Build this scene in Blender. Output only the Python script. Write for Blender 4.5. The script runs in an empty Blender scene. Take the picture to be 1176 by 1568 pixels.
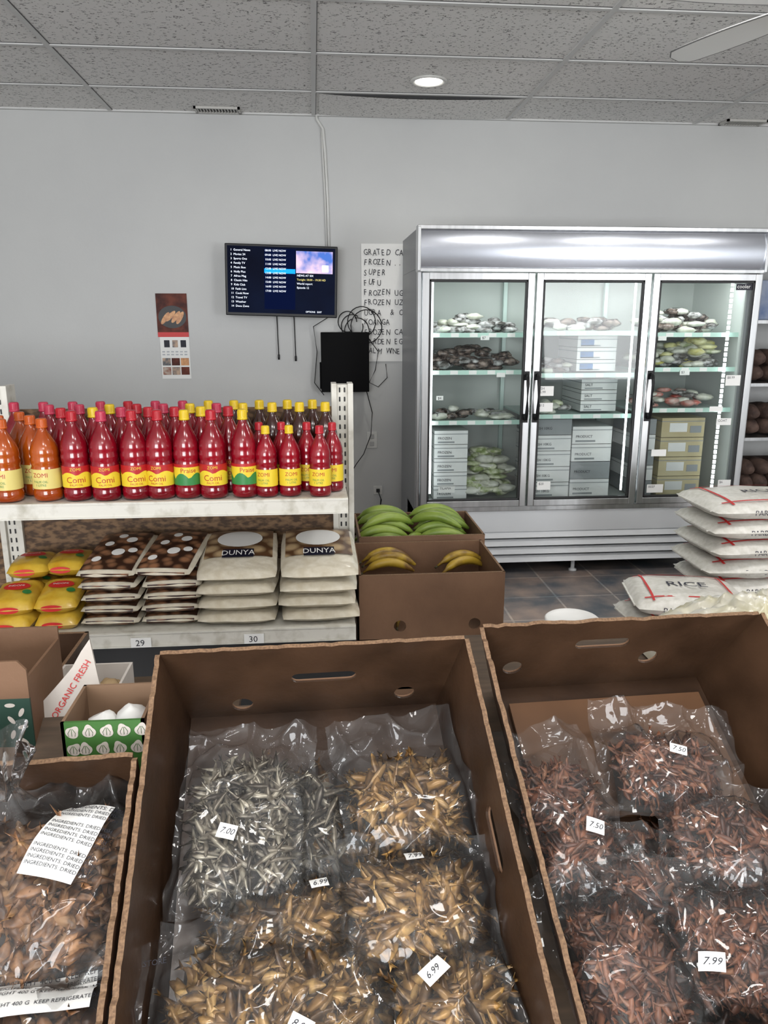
import bpy, math, random
import numpy as np
from mathutils import Vector, Matrix, noise
random.seed(7); rng=np.random.default_rng(5)
sc=bpy.context.scene
col=bpy.context.collection
try:
    sc.view_settings.view_transform='Standard'; sc.view_settings.look='None'
except Exception: pass

# ---------------------------------------------------------------- materials
def newmat(name):
    m=bpy.data.materials.new(name); m.use_nodes=True; nt=m.node_tree
    return m,nt,nt.nodes['Principled BSDF'],nt.nodes['Material Output']
def c4(c): return (c[0],c[1],c[2],1)
def mat(name,c1,c2=None,scale=10,rough=.6,metal=0,bump=0,bscale=None,coat=0,emit=0,ramp=(.35,.65),detail=4,stretch=None,spec=.5):
    m,nt,b,o=newmat(name)
    b.inputs['Base Color'].default_value=c4(c1); b.inputs['Roughness'].default_value=rough
    b.inputs['Metallic'].default_value=metal; b.inputs['Specular IOR Level'].default_value=spec
    if coat: b.inputs['Coat Weight'].default_value=coat; b.inputs['Coat Roughness'].default_value=.08
    tc=nt.nodes.new('ShaderNodeTexCoord')
    src=tc.outputs['Object']
    if stretch:
        mp=nt.nodes.new('ShaderNodeMapping'); mp.inputs['Scale'].default_value=stretch
        nt.links.new(src,mp.inputs[0]); src=mp.outputs[0]
    if c2 is not None:
        n=nt.nodes.new('ShaderNodeTexNoise'); n.inputs['Scale'].default_value=scale; n.inputs['Detail'].default_value=detail
        nt.links.new(src,n.inputs['Vector'])
        r=nt.nodes.new('ShaderNodeValToRGB'); r.color_ramp.elements[0].position=ramp[0]; r.color_ramp.elements[1].position=ramp[1]
        r.color_ramp.elements[0].color=c4(c1); r.color_ramp.elements[1].color=c4(c2)
        nt.links.new(n.outputs['Fac'],r.inputs[0]); nt.links.new(r.outputs[0],b.inputs['Base Color'])
        if emit: nt.links.new(r.outputs[0],b.inputs['Emission Color'])
    if emit:
        if c2 is None: b.inputs['Emission Color'].default_value=c4(c1)
        b.inputs['Emission Strength'].default_value=emit
    if bump:
        n2=nt.nodes.new('ShaderNodeTexNoise'); n2.inputs['Scale'].default_value=bscale or scale; n2.inputs['Detail'].default_value=5
        nt.links.new(src,n2.inputs['Vector'])
        bp=nt.nodes.new('ShaderNodeBump'); bp.inputs['Strength'].default_value=bump; bp.inputs['Distance'].default_value=.01
        nt.links.new(n2.outputs['Fac'],bp.inputs['Height']); nt.links.new(bp.outputs[0],b.inputs['Normal'])
    return m
def islandmat(name,cols,rough=.4,metal=0,spec=.5):
    m,nt,b,o=newmat(name)
    g=nt.nodes.new('ShaderNodeNewGeometry'); r=nt.nodes.new('ShaderNodeValToRGB')
    cr=r.color_ramp
    while len(cr.elements)<len(cols): cr.elements.new(.5)
    for i,c in enumerate(cols):
        cr.elements[i].position=i/(len(cols)-1); cr.elements[i].color=c4(c)
    nt.links.new(g.outputs['Random Per Island'],r.inputs[0])
    tc=nt.nodes.new('ShaderNodeTexCoord'); n=nt.nodes.new('ShaderNodeTexNoise'); n.inputs['Scale'].default_value=70; n.inputs['Detail'].default_value=3
    nt.links.new(tc.outputs['Object'],n.inputs['Vector'])
    r2=nt.nodes.new('ShaderNodeValToRGB'); r2.color_ramp.elements[0].position=.36; r2.color_ramp.elements[0].color=(.36,.30,.25,1); r2.color_ramp.elements[1].position=.58; r2.color_ramp.elements[1].color=(1.15,1.1,1.0,1)
    nt.links.new(n.outputs['Fac'],r2.inputs[0])
    mx=nt.nodes.new('ShaderNodeMix'); mx.data_type='RGBA'; mx.blend_type='MULTIPLY'; mx.inputs[0].default_value=1
    nt.links.new(r.outputs[0],mx.inputs[6]); nt.links.new(r2.outputs[0],mx.inputs[7]); nt.links.new(mx.outputs[2],b.inputs['Base Color'])
    b.inputs['Roughness'].default_value=rough; b.inputs['Metallic'].default_value=metal; b.inputs['Specular IOR Level'].default_value=spec
    return m
def filmmat(name,tint=(.97,.98,.98),k=1.3,base=.03,rough=.1,diff=.04,bump=0):
    m,nt,b,o=newmat(name); nt.nodes.remove(b)
    tr=nt.nodes.new('ShaderNodeBsdfTransparent'); tr.inputs[0].default_value=c4(tint)
    gl=nt.nodes.new('ShaderNodeBsdfGlossy'); gl.inputs['Roughness'].default_value=rough
    df=nt.nodes.new('ShaderNodeBsdfDiffuse'); df.inputs[0].default_value=(.85,.87,.88,1)
    fr=nt.nodes.new('ShaderNodeFresnel'); fr.inputs[0].default_value=1.45
    mu=nt.nodes.new('ShaderNodeMath'); mu.operation='MULTIPLY_ADD'; mu.inputs[1].default_value=k; mu.inputs[2].default_value=base; mu.use_clamp=True
    nt.links.new(fr.outputs[0],mu.inputs[0])
    m1=nt.nodes.new('ShaderNodeMixShader'); m1.inputs[0].default_value=diff
    nt.links.new(tr.outputs[0],m1.inputs[1]); nt.links.new(df.outputs[0],m1.inputs[2])
    m2=nt.nodes.new('ShaderNodeMixShader')
    nt.links.new(mu.outputs[0],m2.inputs[0]); nt.links.new(m1.outputs[0],m2.inputs[1]); nt.links.new(gl.outputs[0],m2.inputs[2])
    if bump:
        tc=nt.nodes.new('ShaderNodeTexCoord'); n=nt.nodes.new('ShaderNodeTexNoise'); n.inputs['Scale'].default_value=16; n.inputs['Detail'].default_value=1; n.inputs['Distortion'].default_value=1.4
        nt.links.new(tc.outputs['Object'],n.inputs['Vector'])
        bp=nt.nodes.new('ShaderNodeBump'); bp.inputs['Strength'].default_value=bump; bp.inputs['Distance'].default_value=.01
        nt.links.new(n.outputs['Fac'],bp.inputs['Height']); nt.links.new(bp.outputs[0],gl.inputs['Normal'])
    nt.links.new(m2.outputs[0],o.inputs[0])
    return m

# ---------------------------------------------------------------- mesh builder
class MB:
    def __init__(s): s.v=[];s.f=[];s.m=[];s.s=[]
    def add(s,vs,fs,mi=0,sm=False):
        o=len(s.v); s.v.extend([tuple(p) for p in vs])
        for f in fs: s.f.append(tuple(i+o for i in f)); s.m.append(mi); s.s.append(sm)
    def box(s,x0,x1,y0,y1,z0,z1,mi=0,M=None):
        vs=[Vector((x,y,z)) for z in (z0,z1) for y in (y0,y1) for x in (x0,x1)]
        if M is not None: vs=[M@p for p in vs]
        s.add(vs,[(0,2,3,1),(4,5,7,6),(0,1,5,4),(2,6,7,3),(0,4,6,2),(1,3,7,5)],mi)
    def lathe(s,prof,n=20,mi=0,c=(0,0,0),M=None,sm=True):
        vs=[];fs=[]
        for r,z in prof:
            for i in range(n):
                a=2*math.pi*i/n; p=Vector((c[0]+r*math.cos(a),c[1]+r*math.sin(a),c[2]+z))
                vs.append(M@p if M is not None else p)
        for j in range(len(prof)-1):
            for i in range(n):
                k=(i+1)%n; fs.append((j*n+i,j*n+k,(j+1)*n+k,(j+1)*n+i))
        if prof[0][0]>1e-6: fs.append(tuple(range(n-1,-1,-1)))
        if prof[-1][0]>1e-6: fs.append(tuple((len(prof)-1)*n+i for i in range(n)))
        s.add(vs,fs,mi,sm)
    def tube(s,pts,r,n=8,mi=0,sm=True,sq=1):
        pts=[Vector(p) for p in pts]; N=len(pts); vs=[];fs=[]
        up=Vector((0,0,1))
        for j,p in enumerate(pts):
            t=(pts[min(j+1,N-1)]-pts[max(j-1,0)]).normalized()
            a=t.cross(up)
            if a.length<.05: a=t.cross(Vector((1,0,0)))
            a.normalize(); b=a.cross(t)
            rr=r[j] if hasattr(r,'__len__') else r
            for i in range(n):
                an=2*math.pi*i/n; vs.append(p+a*math.cos(an)*rr+b*math.sin(an)*rr*sq)
        for j in range(N-1):
            for i in range(n):
                k=(i+1)%n; fs.append((j*n+i,j*n+k,(j+1)*n+k,(j+1)*n+i))
        fs.append(tuple(range(n-1,-1,-1))); fs.append(tuple((N-1)*n+i for i in range(n)))
        s.add(vs,fs,mi,sm)
    def grid(s,fn,nu,nv,mi=0,sm=True,flip=False):
        vs=[fn(i/nu,j/nv) for j in range(nv+1) for i in range(nu+1)]
        fs=[]
        for j in range(nv):
            for i in range(nu):
                a=j*(nu+1)+i; q=(a,a+1,a+nu+2,a+nu+1)
                fs.append(q[::-1] if flip else q)
        s.add(vs,fs,mi,sm)
    def obj(s,name,mats,parent=None,M=None,bevel=0):
        me=bpy.data.meshes.new(name); me.from_pydata(s.v,[],s.f)
        for m in mats: me.materials.append(m)
        me.polygons.foreach_set('material_index',s.m); me.polygons.foreach_set('use_smooth',s.s); me.update()
        ob=bpy.data.objects.new(name,me); col.objects.link(ob)
        if parent: ob.parent=parent
        if M is not None: ob.matrix_local=M
        if bevel:
            b=ob.modifiers.new('bevel','BEVEL'); b.width=bevel; b.segments=2; b.limit_method='ANGLE'
        return ob
def empty(name,M=None):
    e=bpy.data.objects.new(name,None); e.empty_display_size=.1; col.objects.link(e)
    if M is not None: e.matrix_world=M
    return e
def T(x,y,z): return Matrix.Translation((x,y,z))
def RZ(a): return Matrix.Rotation(math.radians(a),4,'Z')
def RX(a): return Matrix.Rotation(math.radians(a),4,'X')
def RY(a): return Matrix.Rotation(math.radians(a),4,'Y')
def eval_curve(cu):
    ob=bpy.data.objects.new('tmp',cu); col.objects.link(ob)
    dg=bpy.context.evaluated_depsgraph_get(); dg.update()
    me=bpy.data.meshes.new_from_object(ob.evaluated_get(dg))
    vs=[tuple(v.co) for v in me.vertices]; fs=[tuple(p.vertices) for p in me.polygons]
    bpy.data.objects.remove(ob); bpy.data.meshes.remove(me); bpy.data.curves.remove(cu)
    return vs,fs
_tc={}
def text_geo(body,size,align='LEFT',sp=1.0,res=2,sx=1.0):
    k=(body,size,align,sp,res)
    if k not in _tc:
        cu=bpy.data.curves.new('t','FONT'); cu.body=body; cu.size=size; cu.align_x=align; cu.space_line=sp; cu.resolution_u=res
        _tc[k]=eval_curve(cu)
    return _tc[k]
def add_text(mb,body,size,fn,mi,align='LEFT',sp=1.0,res=2):
    vs,fs=text_geo(body,size,align,sp,res); mb.add([fn(x,y) for x,y,z in vs],fs,mi)
def panel(outer,holes,thick):
    cu=bpy.data.curves.new('p','CURVE'); cu.dimensions='2D'; cu.fill_mode='BOTH'; cu.extrude=thick/2
    for pts in [outer]+holes:
        sp=cu.splines.new('POLY'); sp.points.add(len(pts)-1)
        for i,p in enumerate(pts): sp.points[i].co=(p[0],p[1],0,1)
        sp.use_cyclic_u=True
    return eval_curve(cu)
def slot(cx,cy,w,h,n=8):
    r=h/2; pts=[]
    for i in range(n+1):
        a=-math.pi/2+math.pi*i/n; pts.append((cx+w/2-r+r*math.cos(a),cy+r*math.sin(a)))
    for i in range(n+1):
        a=math.pi/2+math.pi*i/n; pts.append((cx-w/2+r+r*math.cos(a),cy+r*math.sin(a)))
    return pts
def circ(cx,cy,r,n=20): return [(cx+r*math.cos(2*math.pi*i/n),cy+r*math.sin(2*math.pi*i/n)) for i in range(n)]
def nz(x,y,z=0): return noise.noise(Vector((x,y,z)))

# ---------------------------------------------------------------- palette
M_wall=mat('wall_paint',(.50,.505,.50),(.54,.545,.535),1.2,rough=.5,bump=.05,bscale=60)
M_white=mat('white_paint',(.68,.68,.66),(.6,.6,.57),6,rough=.4)
M_dark=mat('dark',(.012,.012,.013),rough=.5)
M_black=mat('black_plastic',(.008,.008,.009),rough=.4,spec=.25)
M_steel=mat('brushed_steel',(.62,.63,.64),(.5,.51,.52),30,rough=.28,metal=1,stretch=(1,1,.05))
M_card=mat('cardboard',(.125,.064,.033),(.17,.09,.048),5,rough=.7,bump=.1,bscale=60)
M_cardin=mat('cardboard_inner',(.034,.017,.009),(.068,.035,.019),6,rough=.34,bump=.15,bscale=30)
M_cardl=mat('cardboard_light',(.20,.12,.07),(.25,.155,.095),6,rough=.75)
M_paper=mat('paper',(.80,.80,.78),rough=.6)
M_ink=mat('ink',(.02,.02,.03),rough=.7)
M_red=mat('red_print',(.55,.02,.02),rough=.5)
def m_edge():
    m,nt,b,o=newmat('corrugated_edge')
    tc=nt.nodes.new('ShaderNodeTexCoord')
    n=nt.nodes.new('ShaderNodeTexNoise'); n.inputs['Scale'].default_value=260; n.inputs['Detail'].default_value=2
    nt.links.new(tc.outputs['Object'],n.inputs['Vector'])
    r=nt.nodes.new('ShaderNodeValToRGB'); r.color_ramp.elements[0].position=.3; r.color_ramp.elements[1].position=.65
    r.color_ramp.elements[0].color=(.11,.06,.032,1); r.color_ramp.elements[1].color=(.22,.13,.07,1)
    nt.links.new(n.outputs['Fac'],r.inputs[0]); nt.links.new(r.outputs[0],b.inputs['Base Color']); b.inputs['Roughness'].default_value=.8
    return m
M_edge=m_edge()

# ---------------------------------------------------------------- room
WY=5.18; CZ=2.72; XL,XR,YF=-3.6,5.6,-3.2
def m_ceiling():
    m,nt,b,o=newmat('acoustic_tile')
    tc=nt.nodes.new('ShaderNodeTexCoord')
    mp=nt.nodes.new('ShaderNodeMapping'); mp.inputs['Scale'].default_value=(1,1.4,1); nt.links.new(tc.outputs['Object'],mp.inputs[0])
    n=nt.nodes.new('ShaderNodeTexNoise'); n.inputs['Scale'].default_value=66; n.inputs['Detail'].default_value=2; n.inputs['Roughness'].default_value=.6
    nt.links.new(mp.outputs[0],n.inputs['Vector'])
    r=nt.nodes.new('ShaderNodeValToRGB'); r.color_ramp.elements[0].position=.35; r.color_ramp.elements[1].position=.405
    r.color_ramp.elements[0].color=(.19,.185,.18,1); r.color_ramp.elements[1].color=(.80,.79,.77,1)
    nt.links.new(n.outputs['Fac'],r.inputs[0])
    nt.links.new(r.outputs[0],b.inputs['Base Color']); b.inputs['Roughness'].default_value=.9
    bp=nt.nodes.new('ShaderNodeBump'); bp.inputs['Strength'].default_value=.3; bp.inputs['Distance'].default_value=.004
    nt.links.new(r.outputs[0],bp.inputs['Height']); nt.links.new(bp.outputs[0],b.inputs['Normal'])
    return m
def m_slate():
    m,nt,b,o=newmat('slate_tile')
    tc=nt.nodes.new('ShaderNodeTexCoord')
    br=nt.nodes.new('ShaderNodeTexBrick'); br.offset=0; br.inputs['Scale'].default_value=1; br.inputs['Brick Width'].default_value=.33; br.inputs['Row Height'].default_value=.33; br.inputs['Mortar Size'].default_value=.006
    br.inputs['Color1'].default_value=(.15,.17,.19,1); br.inputs['Color2'].default_value=(.22,.20,.19,1); br.inputs['Mortar'].default_value=(.34,.34,.33,1)
    nt.links.new(tc.outputs['Object'],br.inputs['Vector'])
    n=nt.nodes.new('ShaderNodeTexNoise'); n.inputs['Scale'].default_value=5; n.inputs['Detail'].default_value=6; nt.links.new(tc.outputs['Object'],n.inputs['Vector'])
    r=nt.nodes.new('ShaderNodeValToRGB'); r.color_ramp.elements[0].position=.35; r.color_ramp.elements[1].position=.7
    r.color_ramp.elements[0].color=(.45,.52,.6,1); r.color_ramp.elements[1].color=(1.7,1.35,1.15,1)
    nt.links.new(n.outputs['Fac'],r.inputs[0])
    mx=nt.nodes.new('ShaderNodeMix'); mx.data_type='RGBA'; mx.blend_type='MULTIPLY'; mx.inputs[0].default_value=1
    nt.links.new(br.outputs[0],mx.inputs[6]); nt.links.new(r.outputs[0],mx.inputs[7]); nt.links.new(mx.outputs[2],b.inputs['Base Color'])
    b.inputs['Roughness'].default_value=.35
    return m
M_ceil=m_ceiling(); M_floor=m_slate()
def slab(name,x0,x1,y0,y1,z0,z1,m):
    b=MB(); b.box(x0,x1,y0,y1,z0,z1); return b.obj(name,[m])
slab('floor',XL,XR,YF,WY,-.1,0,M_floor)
slab('ceiling',XL,XR,YF,WY,CZ,CZ+.1,M_ceil)
slab('wall_back',XL-.1,XR+.1,WY,WY+.1,0,CZ+.1,M_wall)
slab('wall_left',XL-.1,XL,YF,WY,0,CZ+.1,M_wall)
slab('wall_right',XR,XR+.1,YF,WY,0,CZ+.1,M_wall)
WIN=((-2.9,-.2),(3.45,5.15))
b=MB()
for x0,x1 in ((XL,-2.9),(-.2,3.45),(5.15,XR)): b.box(x0,x1,YF-.1,YF,0,CZ)
for x0,x1 in WIN: b.box(x0,x1,YF-.1,YF,0,.5); b.box(x0,x1,YF-.1,YF,2.45,CZ)
b.obj('wall_front',[M_wall])
for wi,(x0,x1) in enumerate(WIN):
    b=MB()
    for k in range(3):
        xx=x0+(x1-x0)*k/2; b.box(xx-.03,xx+.03,YF-.08,YF-.02,.5,2.45)
    b.box(x0,x1,YF-.08,YF-.02,.5,.56); b.box(x0,x1,YF-.08,YF-.02,2.39,2.45); b.box(x0,x1,YF-.08,YF-.02,1.95,2.0)
    b.obj('window_%d'%(wi+1),[M_steel])
b=MB(); b.box(XL,XR,WY-.012,WY,0,.1); b.obj('baseboard_back',[M_dark])
# ceiling grid
b=MB()
M_tbar=mat('tbar_white',(.62,.62,.61),rough=.5)
gx=[-1.18+1.208*i for i in range(-2,6)]; gy=[4.67-.632*i for i in range(0,13)]
for x in gx:
    if XL<x<XR: b.box(x-.012,x+.012,YF,WY,CZ-.008,CZ+.001); b.box(x+.012,x+.015,YF,WY,CZ-.003,CZ+.001,1)
for y in gy: b.box(XL,XR,y-.012,y+.012,CZ-.007,CZ+.001); b.box(XL,XR,y-.016,y-.012,CZ-.002,CZ+.001,1)
b.box(XL,XR,WY-.025,WY,CZ-.009,CZ+.001)
b.obj('trim_1',[M_tbar,mat('tbar_shadow_gap',(.08,.08,.08))])
# sagging tile
b=MB()
def sag(u,v):
    x=.06+u*1.15; y=4.70+v*.45
    s=math.sin(math.pi*u)**.8
    return (x,y,CZ-.004-.017*s*(1-v)**1.2-.010*v*s)
b.grid(sag,24,6,0,flip=True)
b.grid(lambda u,v:(.05+u*1.17,4.684,CZ-.001-(.006+.015*math.sin(math.pi*u)**.8)*v*.96),24,1,1,sm=False)
b.obj('sagging_ceiling_tile',[M_ceil,M_dark])
# vents
M_vent=mat('vent_metal',(.5,.49,.46),rough=.4)
for nx,ny,w in ((-.54,5.09,.27),(2.74,5.10,.27)):
    b=MB(); d=.12
    b.box(-w/2,w/2,-d/2,-d/2+.014,-.012,0); b.box(-w/2,w/2,d/2-.014,d/2,-.012,0); b.box(-w/2,-w/2+.014,-d/2,d/2,-.012,0); b.box(w/2-.014,w/2,-d/2,d/2,-.012,0)
    b.box(-w/2+.01,w/2-.01,-d/2+.01,d/2-.01,-.003,-.001,1)
    k=14
    for i in range(k):
        x=-w/2+.02+(w-.04)*i/(k-1); b.box(x-.003,x+.003,-d/2+.01,d/2-.01,-.011,-.003)
    b.obj('ceiling_vent',[M_vent,M_dark],M=T(nx,ny,CZ-.001))
# downlight
M_lamp=mat('lamp_glow',(1,.97,.9),emit=9)
b=MB(); b.lathe([(.098,0),(.1,-.006),(.088,-.012),(.074,-.008),(.072,.0)],32,0); b.lathe([(.001,-.004),(.072,-.004)],32,1)
b.obj('recessed_downlight',[M_white,M_lamp],M=T(.63,4.42,CZ-.001))
# ceiling fan
e=empty('ceiling_fan',T(1.54,2.42,CZ))
M_blade=mat('fan_blade',(.78,.78,.76),rough=.4)
b=MB(); b.lathe([(.06,0),(.065,-.04),(.02,-.06),(.015,-.18),(.08,-.2),(.11,-.24),(.11,-.3),(.08,-.33),(.05,-.36),(.001,-.37)],28,0); b.obj('motor',[M_blade],parent=e)
for i,a in enumerate((112,184,256,328,40)):
    b=MB()
    def bl(u,v,top=0):
        r=.13+u*.47; w=.042+.010*math.sin(u*math.pi)+.006*u
        if u>.9: w*=math.sqrt(max(0,1-((u-.9)/.1)**2))*.6+.4
        y=(v-.5)*2*w
        return (r,y,-.31+y*.18+top)
    b.grid(lambda u,v:bl(u,v),16,4,0,flip=True); b.grid(lambda u,v:bl(u,v,.006),16,4,0)
    b.tube([bl(k/16,0,.003) for k in range(17)]+[bl(1,j/4,.003) for j in range(1,5)]+[bl(1-k/16,1,.003) for k in range(1,17)],.0035,6,1)
    b.box(.08,.2,-.015,.015,-.315,-.305)
    b.obj('blade_%d'%(i+1),[M_blade,mat('blade_edge_%d'%i,(.15,.15,.15))],parent=e,M=RZ(a))
# cable conduit on wall
b=MB(); b.tube([(.045,WY-.012,CZ),(.05,WY-.012,2.69),(.085,WY-.012,2.64),(.095,WY-.012,2.5),(.105,WY-.012,2.25),(.11,WY-.012,1.93)],.009,8,0)
b.tube([(.075,WY-.012,2.64),(.08,WY-.012,2.5),(.09,WY-.012,2.25),(.095,WY-.012,1.93)],.005,8,0)
b.obj('wall_cable',[M_white])

# ---------------------------------------------------------------- television
e=empty('television',T(-.19,5.02,1.735)@RZ(-2)@RY(1.6))
b=MB(); W2,H2=.345,.213
b.box(-W2,W2,-.018,.018,-H2,H2,0); b.box(-W2+.08,W2-.08,.018,.05,-H2+.06,H2-.06,0)
b.obj('casing',[M_black],parent=e,bevel=.005)
b=MB(); b.box(-.05,.05,.05,.15,-.05,.05); b.obj('wall_bracket',[M_dark],parent=e)
M_scr=mat('screen_dark',(.002,.003,.010),(.003,.006,.02),3,rough=.6,emit=.5,spec=.05)
M_sblue=mat('screen_blue',(.01,.26,.75),emit=1.2,spec=0); M_swht=mat('screen_white',(.8,.85,.95),emit=1.1,spec=0); M_spic=mat('screen_picture',(.05,.12,.4),(.7,.5,.55),9,emit=1.1,spec=0)
M_snavy=mat('screen_navy',(.003,.006,.03),emit=.5,spec=0); M_syel=mat('screen_yellow',(.7,.6,.2),emit=.8)
b=MB(); y=-.0195
def q(x0,x1,z0,z1,mi,yy=y): b.add([(x0,yy,z0),(x1,yy,z0),(x1,yy,z1),(x0,yy,z1)],[(0,1,2,3)],mi)
q(-.33,.33,-.195,.2,0); q(-.105,.085,.045,.072,1,y-.0008); q(-.105,.085,-.17,.19,5,y-.0004); q(.09,.315,.05,.18,4,y-.0008)
q(.1,.135,.13,.165,3,y-.0012); q(.25,.29,.06,.10,2,y-.0012)
fn=lambda ox,oz:(lambda x,z:(ox+x,y-.0014,oz+z))
names=["General News","Movies 24","Sports One","Family TV","Music Box","Nolly Plus","Africa Mag","Classic Hits","Kids Club","Faith Live","Cook Now","Travel TV","Weather","Docu Zone"]
for i,s in enumerate(names):
    add_text(b,"%d  %s"%(i+1,s),.0175,fn(-.31,.17-i*.0255),2)
for i in range(10): add_text(b,"%02d:00  LIVE NOW"%(i+8),.017,fn(-.1,.172-i*.0265),2)
for i in range(4): add_text(b,["NEWS AT SIX","Tonight 18:00 - 19:30 HD","World report","Episode 12"][i],.017,fn(.095,.03-i*.024),2 if i!=1 else 6)
add_text(b,"OPTIONS   EXIT",.014,fn(.15,-.185),2)
b.obj('screen',[M_scr,M_sblue,M_swht,M_spic,M_spic,M_snavy,M_syel],parent=e)
b=MB()
for x,l in ((-.235,1.27),(-.125,1.26)): 
    b.tube([(x,WY-.02,1.56),(x+.003,WY-.02,1.42),(x+.006,WY-.02,l)],.0035,6); b.lathe([(.006,0),(.007,.03),(.003,.035)],8,0,(x+.006,WY-.02,l-.02))
b.obj('hanging_cord',[M_dark])
b=MB(); b.box(-.155,.155,-.03,.03,-.19,.19,0); b.box(-.165,-.15,-.02,.03,-.17,.0,0); b.box(-.06,.06,.03,.07,-.05,.05,0)
b.obj('wall_speaker_box',[mat('matte_black',(.003,.003,.0035),rough=.8,spec=.15)],M=T(.20,5.09,1.235),bevel=.004)
# cable loops
b=MB(); rp=[]
for k in range(5):
    pts=[]; cx,cz=.22+.03*k,1.5-.03*(k%3)
    for i in range(26):
        a=2*math.pi*i/25*(.8+.08*k)+k
        pts.append((cx+(.06+.010*k)*math.cos(a),5.13-.01*k+.01*math.sin(3*a),cz-.01+(.065+.01*k)*math.sin(a)))
    b.tube(pts,.0035,6)
b.tube([(.1,5.12,1.52),(.0,5.13,1.46),(.02,5.13,1.3),(.0,5.13,1.1),(.06,5.13,1.02)],.003,6)
b.tube([(.33,5.12,1.42),(.42,5.13,1.3),(.40,5.13,1.18),(.36,5.14,1.1),(.42,5.14,1.07),(.48,5.14,1.13),(.47,5.14,1.22)],.003,6)
b.tube([(.34,5.13,1.05),(.38,5.14,.9),(.37,5.14,.75),(.32,5.14,.62),(.27,5.15,.55),(.24,5.15,.5)],.003,6)
b.obj('black_cables',[M_black])
b=MB(); b.box(-.035,.035,-.006,0,-.055,.055,0)
for z in (-.025,.025): b.box(-.014,.014,-.009,-.005,z-.015,z+.015,1)
b.obj('wall_outlet',[M_white,mat('outlet_grey',(.4,.4,.4))],M=T(.38,WY,.71),bevel=.002)
b=MB(); b.box(-.03,.03,-.006,0,-.03,.03,0); b.box(-.012,.012,-.02,-.004,-.012,.012,1); b.tube([(0,-.02,0),(.02,-.03,-.06),(0,-.03,-.2)],.004,6,1)
b.obj('wall_outlet',[M_white,M_dark],M=T(.42,WY,.36),bevel=.002)
# calendar
b=MB(); x0,x1=-.995,-.80
M_food=mat('photo_dark',(.045,.008,.006),(.15,.035,.018),16,rough=.5,spec=.2); M_bun=mat('photo_food',(.40,.14,.03),(.65,.32,.10),40,rough=.4); M_plate=mat('photo_plate',(.02,.02,.022),rough=.5)
def qq(xa,xb,za,zb,mi,yy): b.add([(xa,yy,za),(xb,yy,za),(xb,yy,zb),(xa,yy,zb)],[(0,1,2,3)],mi)
qq(x0,x1,1.405,1.665,1,5.176); qq(x0+.01,x1,1.13,1.40,0,5.176); qq(x0,x1,1.395,1.425,4,5.1755)
b.add([(-.897+.088*math.cos(a),5.1754,1.52+.070*math.sin(a)) for a in [i*.2618 for i in range(24)]],[tuple(range(24))],3)
for kk,(dx,dz,r) in enumerate(((-.045,-.008,55),(-.012,.005,45),(.022,.0,52),(.048,-.005,60))):
    A=math.radians(r); b.add([(-.897+dx+.045*math.cos(t)*math.cos(A)-.0145*math.sin(t)*math.sin(A),5.175-.0003*kk,1.52+dz+.045*math.cos(t)*math.sin(A)+.0145*math.sin(t)*math.cos(A)) for t in [i*.3927 for i in range(16)]],[tuple(range(16))],2)
for i in range(3): qq(x0+.035+i*.052,x0+.07+i*.052,1.33,1.375,5 if i!=1 else 7,5.1755)
for i in range(6):
    for j in range(2): qq(x0+.02+i*.028,x0+.038+i*.028,1.28+j*.018,1.288+j*.018,6,5.1755)
for r,(za,zb) in enumerate(((1.215,1.262),(1.155,1.205))):
    for c in range(3): qq(x0+.018+c*.058,x0+.07+c*.058,za,zb,(7,1,2,8,7,1)[r*3+c],5.1755)
b.obj('wall_calendar',[M_paper,M_food,M_bun,M_plate,M_red,M_ink,mat('pale_print',(.42,.44,.47)),mat('photo_small',(.04,.07,.10),(.5,.35,.25),30),mat('photo_small_b',(.25,.08,.05),(.5,.42,.35),40)])
# handwritten sign
b=MB()
b.grid(lambda u,v:(.315+u*.42,5.172-.004*math.sin(u*9)*math.sin(v*5),1.235+v*.74),10,10,0)
ls=["GRATED CASSAVA","FROZEN ........","SUPER","FUFU","FROZEN UGU","FROZEN UZIZI","UGBA  & OHA","KOANGA","FROZEN CASSAVA","GARDEN EGG","PALM WINE"]
random.seed(3)
for i,s in enumerate(ls):
    X=.33
    for ch in s:
        if ch!=' ':
            sh=random.uniform(-.15,.15); dz=random.uniform(-.004,.004)
            add_text(b,ch,.052,(lambda X,sh,dz,i:(lambda x,z:(X+x*.75+z*sh,5.163,1.905-i*.062+z+dz)))(X,sh,dz,i),1)
        X+=.0285 if ch!='I' else .016
b.obj('handwritten_price_sign',[mat('sign_paper',(.82,.82,.80),rough=.7),M_ink])
random.seed(7)

# ---------------------------------------------------------------- glass door refrigerator
FX0,FX1,FY0,FY1=.575,2.55,4.35,5.10
e=empty('glass_door_refrigerator')
M_fr=mat('fridge_enamel',(.66,.68,.70),(.62,.64,.66),3,rough=.35)
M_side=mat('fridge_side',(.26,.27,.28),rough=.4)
M_in=mat('fridge_liner',(.46,.49,.47),rough=.5)
M_glass=filmmat('door_glass',(.92,.95,.94),k=.9,base=0,rough=.02,diff=.008)
M_head=mat('header_panel',(.50,.52,.57),(.46,.48,.53),2,rough=.25,metal=.9)
b=MB()
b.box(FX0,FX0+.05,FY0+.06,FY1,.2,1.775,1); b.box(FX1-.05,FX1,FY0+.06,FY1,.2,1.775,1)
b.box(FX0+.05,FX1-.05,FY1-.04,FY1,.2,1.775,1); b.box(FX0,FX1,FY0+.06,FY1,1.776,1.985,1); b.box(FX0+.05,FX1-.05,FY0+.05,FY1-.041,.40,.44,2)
b.box(FX0+.05,FX1-.05,FY1-.055,FY1-.041,.44,1.76,2); b.box(FX0+.051,FX0+.06,FY0+.06,FY1-.056,.44,1.76,2); b.box(FX1-.06,FX1-.051,FY0+.06,FY1-.056,.44,1.76,2)
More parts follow.
